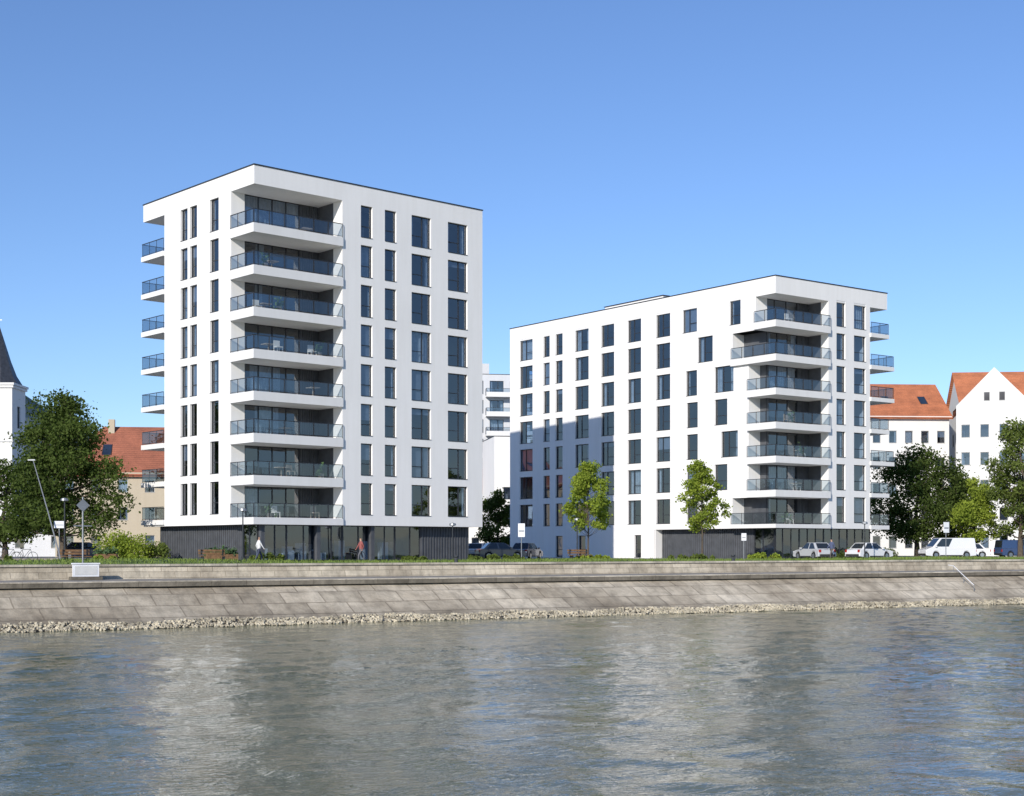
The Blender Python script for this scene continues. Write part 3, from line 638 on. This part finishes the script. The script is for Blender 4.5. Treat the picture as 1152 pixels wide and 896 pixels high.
def bush(name,x,y,w,h,leaf,n,seed,depth=None):
    g=np.random.default_rng(seed); k=max(6,int(w*3)); depth=depth or w*.5
    cx=g.uniform(-w/2,w/2,k)*.8; cy=g.uniform(-depth/2,depth/2,k)*.7; cz=h*g.uniform(.25,.62,k)*(1-.45*(cx/(w/2))**2)
    idx=g.integers(0,k,n); d=g.normal(size=(n,3)); d/=np.linalg.norm(d,axis=1)[:,None]; r=h*.38*(g.random(n)**.4)
    P=np.stack([cx[idx],cy[idx],cz[idx]],1)+d*r[:,None]; P[:,2]=np.abs(P[:,2])
    u=g.normal(size=(n,3)); u/=np.linalg.norm(u,axis=1)[:,None]; v=np.cross(u,g.normal(size=(n,3))); v/=np.linalg.norm(v,axis=1)[:,None]
    s=.16*(.6+.8*g.random(n))[:,None]
    LV=np.stack([P-u*s*.5,P+v*s*.32,P+u*s*.5,P-v*s*.32],1).reshape(-1,3).tolist(); V=[];F=[]
    for _ in range(7):
        tube(V,F,[Vector((cx[_%k]*.3,cy[_%k]*.3,0)),Vector((float(cx[_%k]),float(cy[_%k]),float(cz[_%k])))],[.03,.012],4)
    nb=len(F); b=len(V); V.extend(map(tuple,LV)); F.extend([(b+4*i,b+4*i+1,b+4*i+2,b+4*i+3) for i in range(n)])
    o=mesh_obj(name,V,F,[M['bark'],LM[leaf]],midx=[0]*nb+[1]*n,loc=(x,y,0),recalc=False,rotz=QA if depth!=w*.5 else 0)
    a=o.data.attributes.new('tint','FLOAT','FACE'); a.data.foreach_set('value',np.concatenate([np.zeros(nb),np.clip(.2+.3*g.random(k)[idx]+.5*g.random(n),0,1)]).astype(np.float32))
bush('shrub',-29.8,112,3.6,2.6,'lime',4200,1); bush('shrub',-27.5,113,2.0,1.6,'mid',1800,2); bush('shrub',-31.6,121,2.0,1.7,'mid',1500,3)
for i,(s,d,w,h,l) in enumerate([(2,17,5,.7,'mid'),(-4,24,5,1.1,'mid'),(-9,21,4,.9,'lime'),(11,18,4,.6,'lime'),(38,18,6,.6,'mid'),(46,17.5,4,.55,'lime'),(55,17,5,.6,'mid'),(31,17,3,.5,'mid'),(64,19,4,.7,'lime'),(83,26,8,1.3,'dark'),(76,25,4,.9,'mid'),(22,22,3,.7,'mid')]):
    X,Y=Q(s,d); bush('low_hedge',X,Y,w,h,l,int(w*420),50+i,depth=.9)
# ---------------------------------------------------------------- vehicles
M['tyre']=simple('tyre_rubber',(.02,.02,.02),.8); M['alloy']=simple('wheel_alloy',(.45,.46,.47),.3,.9); M['cglass']=simple('car_glass',(.02,.025,.03),.05,0,.1,1,coat=.5)
M['headlamp']=simple('headlamp',(.7,.7,.72),.1); M['tail']=simple('tail_lamp',(.35,.02,.015),.2); M['bumper']=simple('bumper_plastic',(.03,.03,.03),.6)
def car(name,x,y,rot,paint,Ln=4.4,Wd=1.78,H=1.46,van=False,z0=0):
    e=empty(name,(x,y,z0),math.radians(rot)); hw=Wd/2; f=Ln/2; wb=Ln*.30; wr=.32
    belt=H*.62 if not van else H*.55
    def arch(cx): return [(cx+ (wr+.06)*math.cos(a),wr+ (wr+.06)*math.sin(a)) for a in np.linspace(math.pi+.35,-.35,9)]
    pts=[(-f+.05,.28)]+[(px,max(pz,.22)) for px,pz in arch(-wb)]+[(px,max(pz,.22)) for px,pz in arch(wb)]+[(f-.05,.28),(f,.5)]
    if van: pts+=[(f-.04,.85),(f-.75,belt+.02),(-f+.02,belt),(-f,.5)]
    else: pts+=[(f-.08,.72),(f-.35,.80),(f-1.15,belt),(-f+.35,belt+.02),(-f+.03,.82),(-f,.5)]
    bm=bmesh.new(); A=[bm.verts.new((px,-hw,pz)) for px,pz in pts]; B=[bm.verts.new((px,hw,pz)) for px,pz in pts]
    bm.faces.new(A); bm.faces.new(B[::-1]); n=len(pts)
    for i in range(n): bm.faces.new((A[i],B[i],B[(i+1)%n],A[(i+1)%n]))
    bmesh.ops.recalc_face_normals(bm,faces=bm.faces)
    eds=[ed for ed in bm.edges if abs(ed.verts[0].co.y-ed.verts[1].co.y)<.01 and min(v.co.z for v in ed.verts)>.45]
    bmesh.ops.bevel(bm,geom=eds,offset=.07,segments=3,affect='EDGES'); bmesh.ops.triangulate(bm,faces=[fc for fc in bm.faces if len(fc.verts)>4])
    me=bpy.data.meshes.new('body'); bm.to_mesh(me); bm.free(); me.materials.append(paint); o=bpy.data.objects.new('body',me); col.objects.link(o); o.parent=e
    if van: b0,b1,t0,t1=-f+.04,f-.75,-f+.15,f-1.55
    else: b0,b1,t0,t1=-f+.45,f-1.15,-f+1.05,f-1.95
    iy=hw-.06; ty=hw-.20 if not van else hw-.12
    G=[(b0,-iy,belt-.01),(b1,-iy,belt-.01),(b1,iy,belt-.01),(b0,iy,belt-.01),(t0,-ty,H),(t1,-ty,H),(t1,ty,H),(t0,ty,H)]
    bm=bmesh.new(); vs=[bm.verts.new(p) for p in G]
    for fc in ((0,1,5,4),(1,2,6,5),(2,3,7,6),(3,0,4,7),(4,5,6,7),(3,2,1,0)): bm.faces.new([vs[i] for i in fc])
    bmesh.ops.recalc_face_normals(bm,faces=bm.faces); bmesh.ops.bevel(bm,geom=[ed for ed in bm.edges if max(v.co.z for v in ed.verts)>belt+.05],offset=.06,segments=3,affect='EDGES')
    me=bpy.data.meshes.new('cabin'); bm.to_mesh(me); bm.free(); me.materials.append(paint); o=bpy.data.objects.new('cabin',me); col.objects.link(o); o.parent=e
    V=[];F=[]
    def pane(P,sh,off):
        P=[Vector(p) for p in P]; c=sum(P,Vector())/4; nn=(P[1]-P[0]).cross(P[3]-P[0]).normalized()
        if nn.dot(c-Vector((0,0,H*.6)))<0: nn=-nn
        i=len(V); V.extend([tuple(c+(p-c)*sh+nn*off) for p in P]); F.append((i,i+1,i+2,i+3))
    g=[Vector(p) for p in G]
    def side(a,b,c,d,k0,k1): return [a.lerp(b,k0),a.lerp(b,k1),d.lerp(c,k1),d.lerp(c,k0)]
    segs=[(.62,.97)] if van else [(.06,.48),(.50,.96)]
    for k0,k1 in segs: pane(side(g[0],g[1],g[5],g[4],k0,k1),.88,.012); pane(side(g[3],g[2],g[6],g[7],k0,k1),.88,.012)
    pane([g[1],g[2],g[6],g[5]],.86,.012); pane([g[3],g[0],g[4],g[7]],.80,.012)
    mesh_obj('windows',V,F,[M['cglass']],parent=e,recalc=False)
    def bx(nm,x0,x1,y0,y1,z0_,z1,mat): mesh_obj(nm,[(a,b,c) for a in (x0,x1) for b in (y0,y1) for c in (z0_,z1)],[tuple(k) for k in BOXF],[mat],parent=e)
    for sy in (-1,1):
        bx('headlamp',f-.12,f+.005,sy*(hw-.2)-.16,sy*(hw-.2)+.16,.58,.72,M['headlamp']); bx('tail_lamp',-f-.005,-f+.1,sy*(hw-.16)-.1,sy*(hw-.16)+.1,.62,.86,M['tail'])
        bx('mirror',b1-.35,b1-.2,sy*(hw+.08)-.08,sy*(hw+.08)+.08,belt,belt+.14,paint)
        bx('sill',-wb+.4,wb-.4,sy*(hw-.02)-.02,sy*(hw-.02)+.03,.2,.32,M['bumper'])
    bx('front_bumper',f-.05,f+.02,-hw+.15,hw-.15,.3,.46,M['bumper']); bx('rear_bumper',-f-.02,-f+.05,-hw+.15,hw-.15,.3,.46,M['bumper'])
    for cx in (-wb,wb):
        for sy in (-1,1):
            for nm,r,wd,mat in (('tyre',wr,.2,M['tyre']),('wheel_rim',wr*.62,.215,M['alloy'])):
                bm=bmesh.new(); bmesh.ops.create_cone(bm,cap_ends=True,segments=20,radius1=r,radius2=r,depth=wd); bmesh.ops.rotate(bm,verts=bm.verts,matrix=Matrix.Rotation(math.pi/2,3,'X'))
                bmesh.ops.translate(bm,verts=bm.verts,vec=(cx,sy*(hw-.09),wr)); me=bpy.data.meshes.new(nm); bm.to_mesh(me); bm.free(); me.materials.append(mat); o=bpy.data.objects.new(nm,me); col.objects.link(o); o.parent=e
def paint(name,c): return simple(name,c,.3,.1,.03,1,coat=.8)
pw=paint('white_car_paint',(.75,.75,.75)); pn=paint('navy_car_paint',(.02,.03,.07)); pb=paint('blue_car_paint',(.03,.06,.15)); pg=paint('grey_car_paint',(.12,.12,.13)); ps=paint('silver_car_paint',(.5,.51,.52))
car('white_van',43.3,145,188,pw,5.3,1.9,2.0,True)
car('parked_car',46.6,149,170,pw,4.3)
car('blue_van',52.5,151,10,pb,4.7,1.85,1.85,True)
car('parked_car',58.5,154,8,pn,4.4)
car('parked_car',-34.7,119,12,pn,4.5)
car('parked_car',1.3,133,70,pn,4.4); car('parked_car',-1.0,128,15,pg,4.3); car('parked_car',-3.2,138,80,ps,4.4)
car('parked_car',31.6,129,34,pw,4.3); car('parked_car',26.2,126.3,110,ps,4.2)
# ---------------------------------------------------------------- street furniture
def cyl(V,F,x,y,z0,z1,r0,r1=None,k=10): tube(V,F,[Vector((x,y,z0)),Vector((x,y,z1))],[r0,r1 or r0],k)
M['signw']=simple('sign_white',(.75,.76,.78),.5); M['pole']=simple('galvanised_pole',(.30,.31,.32),.45,.6); M['dpole']=simple('dark_pole',(.04,.045,.05),.5,.4)
M['wood']=simple('weathered_wood',(.20,.11,.05),.8,0,.35,5); M['signr']=simple('sign_red',(.3,.03,.03),.5)
def street_lamp(x,y,h=4.5):
    e=empty('street_lamp',(x,y,0)); V=[];F=[]; cyl(V,F,0,0,0,.4,.09); cyl(V,F,0,0,.4,h,.055,.04); mesh_obj('post',V,F,[M['dpole']],parent=e)
    V=[];F=[]; tube(V,F,[Vector((0,0,h)),Vector((0,0,h+.06)),Vector((0,0,h+.2)),Vector((0,0,h+.26))],[.05,.26,.24,.03],14); mesh_obj('lamp_head',V,F,[M['pole']],parent=e)
street_lamp(-18.0,97.5,3.4); street_lamp(5.1,114,3.1); street_lamp(-31.0,101,4.2); street_lamp(30,124,3.0); street_lamp(-4.4,108,2.6)
def sign(x,y,h,w,sh,rot=0,name='traffic_sign'):
    e=empty(name,(x,y,0),math.radians(rot)); V=[];F=[]; cyl(V,F,0,0,0,h,.035); mesh_obj('post',V,F,[M['pole']],parent=e)
    mesh_obj('panel',[(a,b,c) for a in (-w/2,w/2) for b in (-.065,-.04) for c in (h-sh,h)],[tuple(k) for k in BOXF],[M['signw']],parent=e)
    mesh_obj('panel_band',[(a,b,c) for a in (-w/2+.06,w/2-.06) for b in (-.07,-.066) for c in (h-sh*.62,h-sh*.5)],[tuple(k) for k in BOXF],[M['pole']],parent=e)
sign(.7,108,2.8,.5,1.0); sign(37.0,124.3,3.2,.6,.9,25); sign(-32.3,104,2.9,.7,.5,10); sign(19,119.5,2.2,.4,.6)
def mast():
    e=empty('leaning_light_mast',(-32.0,103.5,0)); V=[];F=[]; tube(V,F,[Vector((0,0,0)),Vector((-.9,0,3.4)),Vector((-2.0,0,7.2))],[.06,.045,.03],8); mesh_obj('pole',V,F,[M['pole']],parent=e)
    mesh_obj('lamp_head',[(a,b,c) for a in (-2.35,-1.85) for b in (-.1,.1) for c in (7.18,7.27)],[tuple(k) for k in BOXF],[M['pole']],parent=e)
mast()
def info():
    X,Y=Q(5.9,7.0); e=empty('information_board',(X,Y,-.765),QA)
    for nm,b in (('base',(-.85,.85,-.25,.25,0,.18)),('panel',(-.7,.7,-.08,.08,.18,.85)),('cap',(-.75,.75,-.12,.12,.85,.92))):
        mesh_obj(nm,[(a,bb,c) for a in b[:2] for bb in b[2:4] for c in b[4:]],[tuple(k) for k in BOXF],[M['signw'] if nm!='base' else M['cope2']],parent=e)
    mesh_obj('notice',[(a,bb,c) for a in (-.6,.6) for bb in (-.09,-.082) for c in (.28,.75)],[tuple(k) for k in BOXF],[M['lfurn']],parent=e)
info()
def sigpole():
    X,Y=Q(5.9,7.6); e=empty('river_signal_post',(X,Y,-.765),QA); V=[];F=[]; cyl(V,F,0,0,0,4.5,.045); mesh_obj('post',V,F,[M['pole']],parent=e)
    mesh_obj('sign_plate',[(0,-.06,3.7),(.36,-.06,4.05),(0,-.06,4.4),(-.36,-.06,4.05),(0,-.04,3.7),(.36,-.04,4.05),(0,-.04,4.4),(-.36,-.04,4.05)],[(0,1,2,3),(7,6,5,4),(0,4,5,1),(1,5,6,2),(2,6,7,3),(3,7,4,0)],[M['pole']],parent=e)
    mesh_obj('cross_arm',[(a,b,c) for a in (-.5,.5) for b in (-.03,.03) for c in (2.9,2.96)],[tuple(k) for k in BOXF],[M['pole']],parent=e)
sigpole()
def gauge():
    X,Y=Q(70.3,0); e=empty('slope_handrail',(X,Y,0),QA)
    V=[];F=[]; tube(V,F,[Vector((-.9,1.9,-1.75)),Vector((-.3,4.4,-.35)),Vector((-.2,5.0,-.3))],[.026,.026,.026],6); mesh_obj('rail',V,F,[M['signw']],parent=e)
    V=[];F=[]
    for t in (0,.5,1): 
        c=Vector((-.9,1.9,-1.75)).lerp(Vector((-.3,4.4,-.35)),t); tube(V,F,[c,c+Vector((0,0,-.7))],[.02,.02],6)
    mesh_obj('posts',V,F,[M['pole']],parent=e)
gauge()
def bollard(s,d):
    X,Y=Q(s,d); V=[];F=[]; tube(V,F,[Vector((0,0,0)),Vector((0,0,.3)),Vector((0,0,.34)),Vector((0,0,.42)),Vector((0,0,.44))],[.12,.1,.17,.17,.02],12); mesh_obj('mooring_bollard',V,F,[M['dpole']],loc=(X,Y,.06 if d>8 else -.78))
bollard(29.5,8.35); bollard(52,8.35); bollard(-8,8.35)
def bench(s,d,r=0):
    X,Y=Q(s,d); e=empty('park_bench',(X,Y,.01),QA+r)
    def bx(nm,b): mesh_obj(nm,[(a,bb,c) for a in b[:2] for bb in b[2:4] for c in b[4:]],[tuple(k) for k in BOXF],[M['wood'] if 'leg' not in nm else M['dpole']],parent=e)
    for i in range(3): bx('seat_slat_%d'%i,(-.9,.9,-.25+i*.17,-.11+i*.17,.42,.46))
    for i in range(2): bx('back_slat_%d'%i,(-.9,.9,.27+i*.03,.30+i*.03,.55+i*.18,.68+i*.18))
    for i,xx in enumerate((-.75,.7)): bx('leg_%d'%i,(xx,xx+.05,-.22,.25,0,.42)); bx('back_leg_%d'%i,(xx,xx+.05,.22,.27,.42,.88))
bench(8.2,18); bench(17.3,19); bench(45,17.5)
def planter(x,y,w=1.5):
    e=empty('wooden_planter',(x,y,0),QA); mesh_obj('box',[(a,b,c) for a in (-w/2,w/2) for b in (-.35,.35) for c in (0,.55)],[tuple(k) for k in BOXF],[M['wood']],parent=e)
    V=[];F=[];R=random.Random(int(x*10))
    for _ in range(260):
        c=Vector((R.uniform(-w/2,w/2),R.uniform(-.35,.35),.55+abs(R.gauss(0,.2)))); u=Vector([R.gauss(0,.08) for _ in range(3)]); v=Vector([R.gauss(0,.08) for _ in range(3)]); i=len(V); V.extend([c,c+u,c+u+v,c+v]); F.append((i,i+1,i+2,i+3))
    mesh_obj('plants',V,F,[M['green']],parent=e,recalc=False)
planter(-29.5,106); planter(-20.6,101.5); planter(-19.8,102,1.1)
def bicycle(x,y,rot,name='bicycle'):
    e=empty(name,(x,y,0),math.radians(rot))
    V=[];F=[]
    for cx in (-.52,.52):
        pts=[Vector((cx+.34*math.cos(a),0,.36+.34*math.sin(a))) for a in np.linspace(0,2*math.pi,21)]; tube(V,F,pts,[.02]*21,5)
    mesh_obj('wheels',V,F,[M['tyre']],parent=e)
    V=[];F=[]; P=dict(r=(-.52,.36),b=(-.08,.32),s=(-.2,.86),h=(.36,.9),f=(.52,.36))
    for a,b in (('r','b'),('r','s'),('s','b'),('b','h'),('s','h'),('h','f')): tube(V,F,[Vector((P[a][0],0,P[a][1])),Vector((P[b][0],0,P[b][1]))],[.018,.018],6)
    tube(V,F,[Vector((.33,-.26,1.02)),Vector((.38,0,1.0)),Vector((.33,.26,1.02))],[.014]*3,5); tube(V,F,[Vector((-.32,0,.95)),Vector((-.08,0,.96))],[.06,.03],6)
    mesh_obj('frame',V,F,[M['dpole']],parent=e)
bicycle(-35.6,103,10); bicycle(-34.6,103.6,25); bicycle(-11.3,107.2,60)
# ---------------------------------------------------------------- pedestrians (one continuous skinned body each)
def person(x,y,rot,top,legs,hairc,h=1.74,stride=.22):
    k=h/1.74
    J=[((0,0,.95),.135),((0,0,1.15),.125),((0,0,1.38),.15),((0,0,1.50),.06),((.01,0,1.58),.075),((.02,0,1.66),.10),((.0,0,1.71),.075),
       ((0,.10,.90),.10),((stride,.11,.50),.065),((stride*1.1,.11,.09),.042),((stride*1.1+.16,.11,.04),.035),
       ((0,-.10,.90),.10),((-stride*.6,-.11,.50),.065),((-stride*1.6,-.11,.10),.042),((-stride*1.6+.15,-.11,.04),.035),
       ((0,.19,1.40),.06),((-.10,.24,1.12),.042),((.02,.25,.88),.03),((.05,.25,.79),.03),
       ((0,-.19,1.40),.06),((.12,-.24,1.13),.042),((.26,-.24,.93),.03),((.31,-.24,.86),.03)]
    E=[(0,1),(1,2),(2,3),(3,4),(4,5),(5,6),(0,7),(7,8),(8,9),(9,10),(0,11),(11,12),(12,13),(13,14),(2,15),(15,16),(16,17),(17,18),(2,19),(19,20),(20,21),(21,22)]
    me=bpy.data.meshes.new('tmp'); me.from_pydata([(a*k,b*k,c*k) for (a,b,c),_ in J],E,[]); o=bpy.data.objects.new('tmp',me); col.objects.link(o)
    sm=o.modifiers.new('s','SKIN'); sb=o.modifiers.new('d','SUBSURF'); sb.levels=1
    for i,(_,r) in enumerate(J): me.skin_vertices[0].data[i].radius=(r*k,r*k)
    me.skin_vertices[0].data[0].use_root=True
    dg=bpy.context.evaluated_depsgraph_get(); nm=bpy.data.meshes.new_from_object(o.evaluated_get(dg)); bpy.data.objects.remove(o)
    nm.name='pedestrian'; nm.materials.clear()
    for mt in (simple('skin',(.45,.27,.19),.6),simple('shirt_cloth',top,.9),simple('trouser_cloth',legs,.9),simple('hair',hairc,.7),M['dpole']): nm.materials.append(mt)
    for p in nm.polygons:
        c=p.center/k; p.use_smooth=True
        if c.z<.08: i=4
        elif abs(c.y)>.19 and c.z<.9: i=0
        elif c.z<.93 and abs(c.y)<.19: i=2
        elif c.z<1.50: i=1
        elif c.z>1.67 or (c.x<-.02 and c.z>1.56): i=3
        else: i=0
        p.material_index=i
    o=bpy.data.objects.new('pedestrian',nm); col.objects.link(o); o.location=(x,y,0.004); o.rotation_euler=(0,0,math.radians(rot))
X,Y=Q(20.3,18.6); person(X,Y,31,(.7,.7,.68),(.05,.06,.10),(.05,.03,.02))
X,Y=Q(27.6,18.4); person(X,Y,211,(.30,.09,.08),(.12,.12,.13),(.12,.08,.04),1.68)
X,Y=Q(71.5,19.0); person(X,Y,211,(.08,.10,.18),(.10,.09,.08),(.03,.02,.02),1.76)
# ---------------------------------------------------------------- camera, sun, sky
cam=bpy.data.cameras.new('camera'); co=bpy.data.objects.new('camera',cam); col.objects.link(co)
co.location=(0,0,EYE); co.rotation_euler=(math.radians(90),0,0); cam.sensor_width=36; cam.lens=1640/1152*36; cam.shift_y=(618-448)/1152; cam.clip_end=8000; cam.clip_start=.1
sc.camera=co
az=math.radians(24.2); el=math.radians(24.5)
dirv=Vector((math.sin(az)*math.cos(el),math.cos(az)*math.cos(el),-math.sin(el)))
sl=bpy.data.lights.new('sun','SUN'); sl.energy=4.8; sl.angle=math.radians(.5); sl.color=(1,.94,.85)
so=bpy.data.objects.new('sun',sl); col.objects.link(so); so.rotation_euler=dirv.to_track_quat('-Z','Y').to_euler(); so.location=(-50,-60,60)
w=bpy.data.worlds.new('World'); sc.world=w; w.use_nodes=True; nt=w.node_tree
bg=nt.nodes['Background']; sk=nt.nodes.new('ShaderNodeTexSky'); sk.sky_type='NISHITA'; sk.sun_disc=False; sk.sun_elevation=el; sk.sun_rotation=math.pi+az
sk.air_density=1.0; sk.dust_density=.1; sk.ozone_density=3.6; sk.altitude=300
tn=mixc(nt,sk.outputs[0],(.97,1.06,1.28),1.0,'MULTIPLY')
nt.links.new(tn,bg.inputs[0]); bg.inputs[1].default_value=.117
